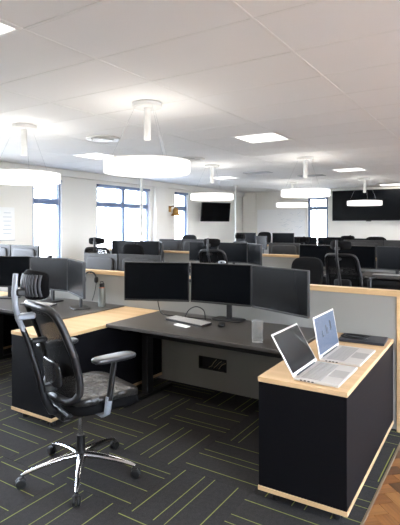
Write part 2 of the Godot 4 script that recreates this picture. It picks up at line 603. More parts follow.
func build_walls() -> void:
	var wy0 := 0.85
	var wy1 := 2.53
	# openings, from far to near
	wall_with_holes("wall_left", "cream window wall on the left with tall window openings", 0, WALL_X - 0.15, 0.3, FAR_Z - 0.3, NEAR_Z + 0.3, [[-11.2, -10.56, wy0, wy1], [-9.47, -7.6, wy0, wy1], [-6.62, -5.91, wy0, wy1], [-4.4, -2.5, wy0, wy1], [-1.6, 0.3, wy0, wy1]])
	window(1, "tall window with blue-grey frame above the chairs, behind the left pendant lamp", Vector3(WALL_X - 0.08, 0, -6.265), 90, 0.71, wy0, wy1, 2.08, 1, true)
	window(2, "wide two-column window with pale horizontal blinds behind the large pendant lamp", Vector3(WALL_X - 0.08, 0, -8.535), 90, 1.87, wy0, wy1, 2.08, 2, true)
	window(3, "narrow window with blind beside the brass bell, nearest the tilted wall screen", Vector3(WALL_X - 0.08, 0, -10.88), 90, 0.64, wy0, wy1, 2.08, 1, true)
	window(4, "two-column window in the left wall outside the picture, left of the poster", Vector3(WALL_X - 0.08, 0, -3.45), 90, 1.9, wy0, wy1, 2.08, 2, false)
	window(7, "two-column window in the left wall outside the picture, level with the camera", Vector3(WALL_X - 0.08, 0, -0.65), 90, 1.9, wy0, wy1, 2.08, 2, false)
	wall_with_holes("wall_back", "cream far wall with whiteboard, narrow window and wide dark display", 2, FAR_Z - 0.15, 0.3, WALL_X, RIGHT_X, [[-5.28, -4.62, wy0, 2.5]])
	window(5, "narrow plain window in the far wall between whiteboard and wide display", Vector3(-4.95, 0, FAR_Z - 0.08), 0, 0.66, wy0, 2.5, 2.15, 1, false)
	wall_with_holes("wall_right", "plain wall on the right beyond the parquet, with three windows", 0, RIGHT_X + 0.15, 0.3, FAR_Z - 0.3, NEAR_Z + 0.3, [[-10.0, -8.0, wy0, wy1], [-5.2, -3.7, wy0, wy1], [-2.1, 0.9, wy0, wy1]])
	window(9, "wide window in the right wall, level with the camera", Vector3(RIGHT_X + 0.08, 0, -0.6), -90, 3.0, wy0, wy1, 2.08, 3, false)
	window(8, "two-column window in the right wall, level with the second desk row", Vector3(RIGHT_X + 0.08, 0, -9.0), -90, 2.0, wy0, wy1, 2.08, 2, false)
	window(6, "two-column window in the right wall, level with the front cabinet", Vector3(RIGHT_X + 0.08, 0, -4.45), -90, 1.5, wy0, wy1, 2.08, 2, false)
	wall_with_holes("wall_front", "plain cream wall behind the camera", 2, NEAR_Z + 0.15, 0.3, WALL_X, RIGHT_X, [])
	var st := mk()
	box(st, Vector3(WALL_X + 0.05, 2.67, (FAR_Z + NEAR_Z) / 2), Vector3(0.1, 0.14, NEAR_Z - FAR_Z), 0.004)
	tag(part("trim_1", st, M.wall_paint, self), "cream bulkhead along the top of the window wall", "trim", "", "structure")
	st = mk()
	box(st, Vector3(WALL_X + 0.05, 1.3, -9.86), Vector3(0.1, 2.6, 0.52), 0.006)
	tag(part("trim_2", st, M.wall_paint, self), "cream pilaster between the wide and the narrow window", "trim", "", "structure")
	st = mk()
	box(st, Vector3(-7.33, 1.35, FAR_Z + 0.04), Vector3(0.5, 2.7, 0.08), 0.006)
	tag(part("trim_3", st, M.wall_paint, self), "cream pilaster in the far corner left of the whiteboard", "trim", "", "structure")

# ------------------------------------------------------------------ lamps
func area(at: Vector3, size: Vector2, energy: float, col: Color, parent: Node3D, down := true) -> void:
	var l := AreaLight3D.new()
	l.name = "lamp_light"
	l.area_size = size
	l.light_energy = energy
	l.light_color = col
	l.shadow_enabled = true
	l.set("area_range", 30.0)
	l.set("area_attenuation", 2.0)
	l.position = at
	l.rotation.x = -PI / 2 if down else PI / 2
	parent.add_child(l, true)

func pendant(label: String, x: float, z: float, dim: bool) -> void:
	var o := thing("pendant_lamp", label, "pendant lamp", Vector3(x, 0, z), 0, "round drum pendant lamps")
	var canopy := shared("canopy", func(st): lathe(st, [Vector2(0, 2.70), Vector2(0.115, 2.70), Vector2(0.135, 2.708), Vector2(0.14, 2.72), Vector2(0.14, 2.7425), Vector2(0, 2.7425)], Vector3.ZERO, 32))
	inst("canopy", canopy, M.white_metal, o)
	var tb := shared("driver_tube", func(st): lathe(st, [Vector2(0, 2.40), Vector2(0.031, 2.40), Vector2(0.033, 2.405), Vector2(0.033, 2.70)], Vector3.ZERO, 20))
	inst("driver_tube", tb, M.white_metal, o)
	for k in 3:
		var a := TAU * k / 3 + 0.5
		var key := "wire%d" % k
		var wm := shared(key, func(st): tube(st, [Vector3(0.12 * cos(a), 2.705, 0.12 * sin(a)), Vector3(0.36 * cos(a), 2.2, 0.36 * sin(a))], 0.0014, 5))
		inst("suspension_wire", wm, M.vent_grey, o)
	var drum := shared("drum", func(st): lathe(st, [Vector2(0, 2.085), Vector2(0.385, 2.085), Vector2(0.40, 2.09), Vector2(0.405, 2.10), Vector2(0.405, 2.192), Vector2(0, 2.192)], Vector3.ZERO, 56))
	var tray := shared("tray", func(st): lathe(st, [Vector2(0, 2.1925), Vector2(0.408, 2.1925), Vector2(0.408, 2.2), Vector2(0.4, 2.204), Vector2(0, 2.204)], Vector3.ZERO, 56))
	inst("top_tray", tray, M.white_metal, o)
	inst("drum_shade", drum, M.pendant_dim_light if dim else M.pendant_glow_light, o)
	area(Vector3(0, 2.08, 0), Vector2(0.6, 0.6), 0.4 if dim else 0.75, Color(1.0, 0.975, 0.94), o)
	area(Vector3(0, 2.21, 0), Vector2(0.6, 0.6), 0.12 if dim else 0.22, Color(1.0, 0.98, 0.95), o, false)

func panel(label: String, x: float, z: float) -> void:
	var o := thing("ceiling_panel_light", label, "ceiling light", Vector3(x + 0.3, 0, z + 0.3), 0, "square recessed ceiling panels")
	var fr := shared("panel_frame", func(st):
		for s in [-1, 1]:
			box(st, Vector3(0, CEIL + 0.004, s * 0.283), Vector3(0.59, 0.022, 0.024), 0.002)
			box(st, Vector3(s * 0.283, CEIL + 0.004, 0), Vector3(0.024, 0.022, 0.542), 0.002))
	inst("frame", fr, M.ceiling_bar_white, o)
	var df := shared("panel_diffuser", func(st): box(st, Vector3(0, CEIL + 0.01, 0), Vector3(0.542, 0.016, 0.542)))
	inst("diffuser", df, M.panel_glow_light, o)
	area(Vector3(0, CEIL - 0.01, 0), Vector2(0.54, 0.54), 1.3, Color(1.0, 0.975, 0.94), o)

func build_lamps() -> void:
	pendant("glowing drum pendant lamp cut by the left picture edge", -4.64, -3.49, false)
	pendant("largest glowing drum pendant lamp, above the triple monitors", -2.83, -3.49, false)
	pendant("glowing drum pendant lamp in front of the tilted wall screen", -4.66, -7.69, false)
	pendant("glowing drum pendant lamp nearest the far window, upper of the overlapping pair", -2.82, -7.69, false)
	pendant("small glowing drum pendant lamp in front of the whiteboard, lower of the overlapping pair", -4.69, -11.8, false)
	pendant("drum pendant lamp in front of the wide dark display", -2.84, -11.8, true)
	pendant("drum pendant lamp behind the camera, nearer the parquet", -2.83, 0.71, false)
	pendant("drum pendant lamp behind the camera, nearer the windows", -4.64, 0.71, false)
	var names := ["bright square ceiling panel cut by the top left corner", "bright square ceiling panel right of the largest pendant lamp", "bright square ceiling panel above the wide dark display", "bright ceiling panel at the far wall by the right picture edge", "bright square ceiling panel left of the largest pendant lamp", "bright ceiling panel behind the largest pendant lamp, above the tilted wall screen", "ceiling panel light over the parquet beside the camera", "ceiling panel light over the parquet right of the front cabinet", "ceiling panel light behind the camera", "ceiling panel light outside the picture, left of the camera"]
	for k in PANELS.size():
		panel(names[k], PANELS[k][0], PANELS[k][1])
	for q in [["round ceiling air diffuser beside the largest pendant lamp", -4.444, -4.56], ["round ceiling air diffuser beside the pendant lamp near the tilted screen", -4.5, -6.75]]:
		var o := thing("ceiling_diffuser", q[0], "air vent", Vector3(q[1], 0, q[2]), 0, "round ceiling diffusers")
		var st := mk()
		lathe(st, [Vector2(0.15, 2.735), Vector2(0.2, 2.728), Vector2(0.225, 2.735), Vector2(0.225, 2.7475), Vector2(0.15, 2.7475), Vector2(0.15, 2.735)], Vector3.ZERO, 36)
		part("ring", st, M.white_metal, o)
		st = mk()
		lathe(st, [Vector2(0, 2.715), Vector2(0.12, 2.715), Vector2(0.135, 2.725), Vector2(0.12, 2.73), Vector2(0, 2.73)], Vector3.ZERO, 36)
		part("disc", st, M.white_metal, o)
		st = mk()
		lathe(st, [Vector2(0, 2.73), Vector2(0.05, 2.73), Vector2(0.05, 2.7475), Vector2(0, 2.7475)], Vector3.ZERO, 16)
		part("stem", st, M.vent_grey, o)
	for q in [["grey slotted ceiling vent above the whiteboard", -4.48, -9.3], ["grey slotted ceiling vent left of the wide display's ceiling panel", -3.7, -10.5]]:
		var o := thing("ceiling_vent", q[0], "air vent", Vector3(q[1], CEIL, q[2]), 0, "slotted ceiling vents")
		var st := mk()
		for s in [-1, 1]:
			box(st, Vector3(0, -0.008, s * 0.135), Vector3(0.58, 0.012, 0.03), 0.002)
			box(st, Vector3(s * 0.275, -0.008, 0), Vector3(0.03, 0.012, 0.24), 0.002)
		part("frame", st, M.vent_grey, o)
		for k in 5:
			var sl := inst("slat", bbox_mesh(Vector3(0.52, 0.004, 0.03), 0.0), M.vent_grey, o)
			sl.position = Vector3(0, -0.007, -0.096 + k * 0.048)
			sl.rotation.x = 0.4

# ------------------------------------------------------------------ furniture
func desk(label: String, x0: float, x1: float, z0: float, z1: float, y: float, group: String, modesty := false) -> Node3D:
	var w := x1 - x0
	var d := absf(z1 - z0)
	var cx := (x0 + x1) / 2
	var cz := (z0 + z1) / 2
	var o := thing("office_desk", label, "desk", Vector3(cx, 0, cz), 0, group)
	inst("desk_top", bbox_mesh(Vector3(snappedf(w, 0.001), 0.028, snappedf(d, 0.001)), 0.003), M.desk_charcoal, o).position.y = y - 0.014
	for s in [-1, 1]:
		var st := mk()
		var lx: float = s * (w / 2 - 0.14)
		box(st, Vector3(lx, 0.018, 0), Vector3(0.07, 0.03, d - 0.12), 0.006)
		box(st, Vector3(lx, 0.03 + (y - 0.09) / 2, 0), Vector3(0.07, y - 0.09, 0.09), 0.005)
		box(st, Vector3(lx, y - 0.045, 0), Vector3(0.06, 0.03, d - 0.16), 0.004)
		part("leg", st, M.black_metal, o)
	var s2 := mk()
	box(s2, Vector3(0, y - 0.05, 0), Vector3(w - 0.36, 0.035, 0.06), 0.003)
	part("crossbar", s2, M.black_metal, o)
	s2 = mk()
	var sg := 1.0 if z1 > z0 else -1.0
	box(s2, Vector3(0, y - 0.115, sg * -0.05), Vector3(w - 0.4, 0.07, 0.3), 0.004)
	part("cable_tray", s2, M.black_metal, o)
	if modesty:
		s2 = mk()
		box(s2, Vector3(0, y - 0.36, -d / 2 + 0.1), Vector3(w - 0.34, 0.62, 0.016), 0.002)
		part("modesty_panel", s2, M.black_metal, o)
	return o

func cabinet(label: String, x0: float, x1: float, zf: float, zb: float, turn := 0.0) -> void:
	var w := x1 - x0
	var d := zf - zb
	# the node sits at the front right bottom corner so that the turn pivots there
	var o := thing("storage_cabinet", label, "cabinet", Vector3(x1, 0, zf), turn, "black storage cabinets with oak tops")
	var c := Vector3(-w / 2, 0, -d / 2)
	var st := mk()
	box(st, c + Vector3(0, 0.078, 0), Vector3(w, 0.026, d), 0.002)
	part("base_board", st, M.oak_veneer, o)
	st = mk()
	box(st, c + Vector3(0, 0.3915, 0), Vector3(w - 0.008, 0.601, d - 0.008), 0.002)
	part("body", st, M.anthracite, o)
	st = mk()
	box(st, c + Vector3(0, 0.706, 0), Vector3(w, 0.028, d), 0.002)
	part("top_board", st, M.oak_veneer, o)
	for sx in [-1, 1]:
		for sz in [-1, 1]:
			st = mk()
			lathe(st, [Vector2(0, 0.0), Vector2(0.022, 0.0), Vector2(0.024, 0.006), Vector2(0.02, 0.065), Vector2(0, 0.065)], c + Vector3(sx * (w / 2 - 0.08), 0, sz * (d / 2 - 0.08)), 14)
			part("foot", st, M.black_plastic, o)

func partition(label: String, x0: float, x1: float, z: float, socket_at := 0.0) -> void:
	var o := thing("desk_partition", label, "partition", Vector3((x0 + x1) / 2, 0, z), 0, "grey desk partitions with oak caps")
	var w := x1 - x0
	var st := mk()
	var hole := socket_at != 0.0
	var hx := socket_at - (x0 + x1) / 2
	var bits := [[-w / 2 + 0.03, w / 2 - 0.03, 0.015, 1.044]]
	if hole:
		bits = [[-w / 2 + 0.03, hx - 0.15, 0.015, 1.044], [hx + 0.15, w / 2 - 0.03, 0.015, 1.044], [hx - 0.15, hx + 0.15, 0.015, 0.205], [hx - 0.15, hx + 0.15, 0.315, 1.044]]
	for b in bits:
		box(st, Vector3((b[0] + b[1]) / 2, (b[2] + b[3]) / 2, 0), Vector3(b[1] - b[0], b[3] - b[2], 0.06))
	part("panel", st, M.partition_grey, o)
	st = mk()
	box(st, Vector3(0, 1.066, 0), Vector3(w, 0.043, 0.085), 0.003)
	part("cap", st, M.oak_veneer, o)
	for s in [-1, 1]:
		st = mk()
		box(st, Vector3(s * (w / 2 - 0.015), 0.522, 0), Vector3(0.03, 1.044, 0.085), 0.003)
		part("end_post", st, M.oak_veneer, o)
	if hole:
		st = mk()
		box(st, Vector3(hx, 0.26, -0.026), Vector3(0.3, 0.11, 0.006))
		for s in [-1, 1]:
			box(st, Vector3(hx, 0.26 + s * 0.0575, 0.0), Vector3(0.31, 0.008, 0.066))
			box(st, Vector3(hx + s * 0.1525, 0.26, 0.0), Vector3(0.008, 0.11, 0.066))
		part("socket_box", st, M.dark_recess, o)
		for k in 5:
			st = mk()
			var x := hx + 0.0 + k * 0.028
			tube(st, [Vector3(x - 0.06, 0.212, 0.0), Vector3(x - 0.02, 0.235 + 0.006 * k, 0.012), Vector3(x, 0.27, 0.006), Vector3(x + 0.02, 0.295 - 0.004 * k, -0.015)], 0.004, 6)
			part("cable", st, M.cable_beige if k % 2 == 0 else M.mid_plastic, o)

# ------------------------------------------------------------------ monitors
# the screen faces local +z; at = bottom centre of the panel
func monitor(label: String, a: Vector2, b: Vector2, y0: float, y1: float, desk_y: float, stand: bool, group: String, back_grey := false) -> void:
	var w := (b - a).length()
	var mid := (a + b) / 2
	var turn := -rad_to_deg(atan2(b.y - a.y, b.x - a.x))
	var o := thing("monitor", label, "monitor", Vector3(mid.x, desk_y if stand else y0, mid.y), turn, group)
	var h := y1 - y0
	var base := y0 - (desk_y if stand else y0)
	w = snappedf(w - 0.006, 0.001)
	h = snappedf(h, 0.001)
	var cy := base + h / 2
	var hm := shared("mon_housing%.3f_%.3f" % [w, h], func(st):
		box(st, Vector3(0, 0, -0.014), Vector3(w, h, 0.022), 0.004)
		cushion(st, Vector3(0, 0, -0.026), Vector3(w * 0.8, h * 0.78, 0.04), 0.3, null, 24, 8))
	inst("housing", hm, M.monitor_back if back_grey else M.bezel_black, o).position.y = cy
	var bm := shared("mon_bezel%.3f_%.3f" % [w, h], func(st):
		box(st, Vector3(0, -h / 2 + 0.009, 0.0), Vector3(w - 0.002, 0.016, 0.008), 0.002)
		box(st, Vector3(0, h / 2 - 0.004, 0.0), Vector3(w - 0.002, 0.007, 0.008), 0.002)
		for s in [-1, 1]:
			box(st, Vector3(s * (w / 2 - 0.004), 0.0045, 0.0), Vector3(0.007, h - 0.026, 0.008), 0.002))
	inst("bezel", bm, M.bezel_black, o).position.y = cy
	var sm := bbox_mesh(Vector3(w - 0.016, h - 0.026, 0.004), 0.0)
	inst("screen", sm, M.screen_black, o).position = Vector3(0, cy + 0.0045, -0.001)
	if stand:
		var st := mk()
		box(st, Vector3(0, (base + h * 0.45) / 2 + 0.005, -0.06), Vector3(0.05, base + h * 0.45, 0.022), 0.005)
		part("stand_neck", st, M.black_plastic, o)
		st = mk()
		cushion(st, Vector3(0, 0.007, -0.05), Vector3(0.24, 0.014, 0.18), 0.3, null, 28, 6)
		part("stand_base", st, M.black_plastic, o)

# ------------------------------------------------------------------ chairs
func back_z(y: float, x: float) -> float:
	# edge profile of the mesh back, the middle lies farther back
	var ys := [0.53, 0.60, 0.74, 0.89, 1.03, 1.12]
	var zs := [0.150, 0.115, 0.126, 0.174, 0.23, 0.272]
	var e: float = zs[5]
	if y <= ys[0]:
		e = zs[0]
	else:
		for k in 5:
			if y <= ys[k + 1]:
				e = lerpf(zs[k], zs[k + 1], (y - ys[k]) / (ys[k + 1] - ys[k]))
				break
	return e + 0.03 * (1.0 - (x / 0.24) * (x / 0.24))

func chair_base(o: Node3D, lift: float, chrome: bool, spin: float) -> void:
	var m: Material = M.chrome if chrome else M.black_plastic
	var arm := shared("chair_base_leg", func(st): tube(st, [Vector3(0.03, 0.125, 0), Vector3(0.12, 0.122, 0), Vector3(0.24, 0.105, 0), Vector3(0.335, 0.083, 0), Vector3(0.362, 0.075, 0)], [0.026, 0.023, 0.019, 0.015, 0.010], 10, Vector2(1.0, 0.75)))
	var wheel := shared("chair_caster", func(st):
		var r := Basis(Vector3(1, 0, 0), PI / 2)
		for s in [-1, 1]:
			lathe(st, [Vector2(0, -0.011), Vector2(0.022, -0.011), Vector2(0.029, -0.007), Vector2(0.03, 0.0), Vector2(0.029, 0.007), Vector2(0.022, 0.011), Vector2(0, 0.011)], Vector3(0.365, 0.03, s * 0.0135), 18, r)
		box(st, Vector3(0.358, 0.048, 0), Vector3(0.04, 0.034, 0.03), 0.006)
		lathe(st, [Vector2(0, 0.05), Vector2(0.008, 0.05), Vector2(0.008, 0.078), Vector2(0, 0.078)], Vector3(0.352, 0, 0), 10))
	for k in 5:
		var a := spin + TAU * k / 5
		inst("base_leg", arm, m, o).rotation.y = a
		inst("caster", wheel, M.black_plastic, o).rotation.y = a
	var hub := shared("chair_hub", func(st): lathe(st, [Vector2(0, 0.085), Vector2(0.033, 0.085), Vector2(0.037, 0.1), Vector2(0.037, 0.14), Vector2(0.03, 0.15), Vector2(0.026, 0.25), Vector2(0, 0.25)], Vector3.ZERO, 20))
	inst("hub", hub, M.black_plastic, o)
	var st2 := mk()
	lathe(st2, [Vector2(0, 0.25), Vector2(0.015, 0.25), Vector2(0.015, 0.43 + lift), Vector2(0, 0.43 + lift)], Vector3.ZERO, 14)
	part("gas_column", st2, M.chrome, o)

# mesh-backed chair with a headrest; forward is local -z
func mesh_chair(label: String, at: Vector3, turn: float, lift: float, group: String, hero := false, spin := 0.3) -> void:
	var o := thing("office_chair", label, "office chair", at, turn, group)
	chair_base(o, lift, hero, spin)
	var up := Vector3(0, lift, 0)
	var add := func(called: String, key: String, m: Material, make: Callable) -> MeshInstance3D:
		var i := inst(called, shared(key, make), m, o)
		i.position = up
		return i
	add.call("seat_mechanism", "ch_mech", M.black_plastic, func(st):
		box(st, Vector3(0, 0.425, 0.02), Vector3(0.2, 0.06, 0.3), 0.015)
		box(st, Vector3(0, 0.455, 0.0), Vector3(0.36, 0.03, 0.34), 0.01))
	add.call("seat_pan", "ch_pan", M.black_fabric, func(st): cushion(st, Vector3(0, 0.487, -0.085), Vector3(0.505, 0.075, 0.47), 0.35, func(p): return p - Vector3(0, 0.35 * maxf(0, -p.z - 0.15), 0) * 0.5))
	add.call("seat_cushion", "ch_seat", M.seat_leather if hero else M.black_fabric, func(st): cushion(st, Vector3(0, 0.53, -0.09), Vector3(0.5, 0.065, 0.47), 0.4, func(p): return p + Vector3(0, -0.18 * maxf(0, -p.z - 0.12) + 0.1 * p.x * p.x, 0)))
	# back frame: closed loop
	add.call("back_frame", "ch_frame", M.black_plastic, func(st):
		var pts := []
		for k in 97:
			var a := TAU * k / 96.0
			var x := 0.235 * spow(cos(a), 0.27)
			var y := 0.825 + 0.285 * spow(sin(a), 0.27)
			x *= lerpf(1.0, 0.9, clampf((y - 0.8) / 0.3, 0, 1))
			pts.append(Vector3(x, y, back_z(y, x)))
		tube(st, pts, 0.023, 8))
	var net: MeshInstance3D = add.call("back_mesh", "ch_net", M.black_fabric, func(st):
		st.set_smooth_group(0)
		var x := -0.222
		while x < 0.222:
			var top := 0.825 + 0.28 * pow(maxf(0.0, 1.0 - pow(absf(x) / 0.237, 7.4)), 0.135)
			var bot := 0.825 - 0.28 * pow(maxf(0.0, 1.0 - pow(absf(x) / 0.237, 7.4)), 0.135)
			for k in 12:
				var ya := lerpf(bot, top, k / 12.0)
				var yb := lerpf(bot, top, (k + 1) / 12.0)
				var sa := lerpf(1.0, 0.9, clampf((ya - 0.8) / 0.3, 0, 1))
				var sb := lerpf(1.0, 0.9, clampf((yb - 0.8) / 0.3, 0, 1))
				var w := 0.0067
				quad(st, Vector3(x * sa, ya, back_z(ya, x)), Vector3((x + w) * sa, ya, back_z(ya, x + w)), Vector3((x + w) * sb, yb, back_z(yb, x + w)), Vector3(x * sb, yb, back_z(yb, x)), Vector3(0, 0, 1))
			x += 0.0072)
	net.set_meta("kind", "stuff")
	add.call("lumbar_pad", "ch_lumbar", M.lumbar_plastic if hero else M.black_plastic, func(st): cushion(st, Vector3(0, 0.69, 0.198), Vector3(0.24, 0.17, 0.03), 0.45, func(p): return p + Vector3(0, 0, -0.9 * p.x * p.x + 0.12 * p.y)))
	add.call("spine", "ch_spine", M.black_plastic, func(st): tube(st, [Vector3(0, 0.42, 0.02), Vector3(0, 0.42, 0.12), Vector3(0, 0.455, 0.195), Vector3(0, 0.53, 0.236), Vector3(0, 0.70, 0.28), Vector3(0, 0.80, 0.309), Vector3(0, 0.9, 0.340), Vector3(0, 0.98, 0.370)], [0.03, 0.03, 0.03, 0.026, 0.023, 0.021, 0.02, 0.019], 10, Vector2(0.9, 0.9), Vector3(1, 0, 0)))
	add.call("back_bracket", "ch_bracket", M.black_plastic, func(st):
		box(st, Vector3(0, 0.9, 0.275), Vector3(0.04, 0.03, 0.1), 0.008))
	add.call("back_bracket", "ch_bracket_low", M.black_plastic, func(st):
		box(st, Vector3(0, 0.60, 0.21), Vector3(0.06, 0.05, 0.09), 0.01))
	add.call("headrest_arm", "ch_headarm", M.silver_plastic if hero else M.black_plastic, func(st):
		tube(st, [Vector3(0, 0.95, 0.358), Vector3(0, 1.04, 0.396), Vector3(0, 1.12, 0.415), Vector3(0, 1.20, 0.42), Vector3(0, 1.31, 0.412)], [0.019, 0.02, 0.021, 0.021, 0.019], 10, Vector2(0.85, 0.9), Vector3(1, 0, 0))
		box(st, Vector3(0, 1.055, 0.355), Vector3(0.06, 0.035, 0.11), 0.008))
	add.call("headrest_joint", "ch_headjoint", M.black_plastic, func(st): box(st, Vector3(0, 1.2, 0.385), Vector3(0.06, 0.04, 0.06), 0.008))
	var hr: MeshInstance3D = add.call("headrest", "ch_head%d" % int(hero), M.black_fabric, func(st): cushion(st, Vector3(0, 1.24, 0.352), Vector3(0.27, 0.175, 0.045) if hero else Vector3(0.29, 0.125, 0.045), 0.5, func(p): return p + Vector3(0, 0, -4.4 * p.x * p.x + 0.0 - 3.0 * p.y * p.y)))
	hr.set_meta("label", "curved black headrest")
	if hero:
		for k in 13:
			var x := -0.111 + k * 0.0185
			var pts := []
			for q in 7:
				var dy := -0.063 + q * 0.021
				pts.append(Vector3(x, 1.24 + dy, 0.370 - 4.4 * x * x - 3.0 * dy * dy))
			var rb := mk()
			tube(rb, pts, 0.0095, 6)
			part("rib", rb, M.headrest_grey, hr)
	for s in [-1.0, 1.0]:
		var back := 0.11 if s < 0 and hero else 0.0   # the left arm is slid back
		var post: MeshInstance3D = add.call("arm_post", "ch_post%d%d" % [int(s), int(hero)], M.black_plastic, func(st):
			tube(st, [Vector3(s * 0.285, 0.54, -0.045 + back), Vector3(s * 0.285, 0.775, -0.082 + back)], [0.022, 0.02], 10, Vector2(0.75, 1.2), Vector3(1, 0, 0)))
		var sl := inst("arm_sleeve", shared("ch_sleeve%d%d" % [int(s), int(hero)], func(st):
			tube(st, [Vector3(s * 0.15, 0.445, -0.02 + back), Vector3(s * 0.25, 0.445, -0.025 + back), Vector3(s * 0.282, 0.462, -0.033 + back), Vector3(s * 0.286, 0.56, -0.047 + back)], [0.02, 0.02, 0.021, 0.022], 10, Vector2(0.8, 1.1), Vector3(0, 0, 1))), M.silver_plastic if hero else M.black_plastic, post)
		sl.set_meta("label", "lower arm bracket")
		add.call("armrest", "ch_pad%d%d" % [int(s), int(hero)], M.arm_pad if hero else M.black_plastic, func(st): cushion(st, Vector3(s * 0.285, 0.79, -0.08 + back), Vector3(0.1, 0.038, 0.285), 0.5))
	o.set_meta("facing", turn)

# low-backed padded task chair
func task_chair(label: String, at: Vector3, turn: float, lift: float, group: String) -> void:
	var o := thing("task_chair", label, "office chair", at, turn, group)
	chair_base(o, lift, false, 0.1)
	var up := Vector3(0, lift, 0)
	var add := func(called: String, key: String, make: Callable) -> void:
		inst(called, shared(key, make), M.black_fabric, o).position = up
	add.call("seat_mechanism", "tc_mech", func(st): box(st, Vector3(0, 0.425, 0.02), Vector3(0.2, 0.05, 0.26), 0.015))
	add.call("seat", "tc_seat", func(st): cushion(st, Vector3(0, 0.49, -0.03), Vector3(0.5, 0.09, 0.48), 0.45))
	add.call("backrest", "tc_back", func(st): cushion(st, Vector3(0, 0.92, 0.24), Vector3(0.42, 0.38, 0.09), 0.55, func(p): return p + Vector3(0, 0, -0.7 * p.x * p.x + 0.1 * p.y)))
	add.call("back_support", "tc_spine", func(st): tube(st, [Vector3(0, 0.42, 0.05), Vector3(0, 0.43, 0.2), Vector3(0, 0.5, 0.27), Vector3(0, 0.8, 0.29)], 0.025, 8, Vector2(1.2, 0.7), Vector3(1, 0, 0)))
	for s in [-1.0, 1.0]:
		add.call("arm_post", "tc_post%d" % int(s), func(st): tube(st, [Vector3(s * 0.15, 0.44, 0.0), Vector3(s * 0.28, 0.45, 0.0), Vector3(s * 0.29, 0.68, 0.0)], 0.018, 8))
		add.call("armrest", "tc_arm%d" % int(s), func(st): cushion(st, Vector3(s * 0.29, 0.69, -0.03), Vector3(0.08, 0.03, 0.24), 0.5, null, 20, 8))

# ------------------------------------------------------------------ small things
func laptop_open(label: String, hx: float, z0: float, z1: float, depth: float, y: float, lean: float, lit: bool) -> void:
	# hinge along z at x = hx, base towards +x, screen faces +x
	var w := absf(z1 - z0)
	var o := thing("laptop", label, "laptop", Vector3(hx, y, (z0 + z1) / 2), 0, "silver laptops open on the oak cabinet top")
	var st := mk()
	box(st, Vector3(depth / 2, 0.009, 0), Vector3(depth, 0.014, w), 0.003)
	part("base", st, M.aluminium, o)
	var kb := mk()
	box(kb, Vector3(depth * 0.36, 0.0165, 0), Vector3(depth * 0.44, 0.001, w * 0.86))
	var kd := part("keyboard_well", kb, M.laptop_key, o)
	for r in 5:
		for c in 13:
			var k := inst("key", bbox_mesh(Vector3(depth * 0.075, 0.0016, w * 0.058), 0.0), M.key_grey, kd)
			k.position = Vector3(depth * (0.175 + r * 0.09), 0.0178, w * (-0.39 + c * 0.065))
	st = mk()
	box(st, Vector3(depth * 0.79, 0.0165, 0), Vector3(depth * 0.34, 0.001, w * 0.34))
	part("touchpad", st, M.key_grey, o)
	st = mk()
	for k in 4:
		box(st, Vector3(0.045 + k * 0.022, 0.009, w / 2 + 0.0003), Vector3(0.013, 0.006, 0.0016))
	part("port", st, M.black_plastic, o)
	var r := Basis(Vector3(0, 0, 1), deg_to_rad(lean))
	var h := 0.262
	st = mk()
	box(st, Vector3(0, 0.016, 0) + r * Vector3(0, h / 2, 0), Vector3(0.006, h, w), 0.002, r)
	var lid := part("lid", st, M.aluminium, o)
	st = mk()
	box(st, Vector3(0, 0.016, 0) + r * Vector3(0.0035, h / 2 + 0.004, 0), Vector3(0.001, h - 0.03, w - 0.022), 0.0, r)
	var scr := part("screen", st, M.screen_light_blue if lit else M.laptop_screen, lid)
	scr.set_meta("label", "pale blue lit display" if lit else "dark glossy display")
	if lit:
		st = mk()
		var icons := [[-0.09, 0.135, 0.012, 0.04], [-0.078, 0.12, 0.03, 0.008], [-0.005, 0.15, 0.016, 0.06], [0.02, 0.14, 0.01, 0.04], [0.085, 0.165, 0.02, 0.07], [0.1, 0.165, 0.012, 0.05]]
		for q in icons:
			box(st, Vector3(0, 0.016, 0) + r * Vector3(0.0043, q[1], -q[0]), Vector3(0.0006, q[3], q[2]), 0.0, r)
		part("icon", st, M.screen_icon_dark, lid)
	st = mk()
	box(st, Vector3(0.002, 0.017, 0), Vector3(0.012, 0.01, w * 0.75), 0.003)
	part("hinge", st, M.laptop_dark, o)

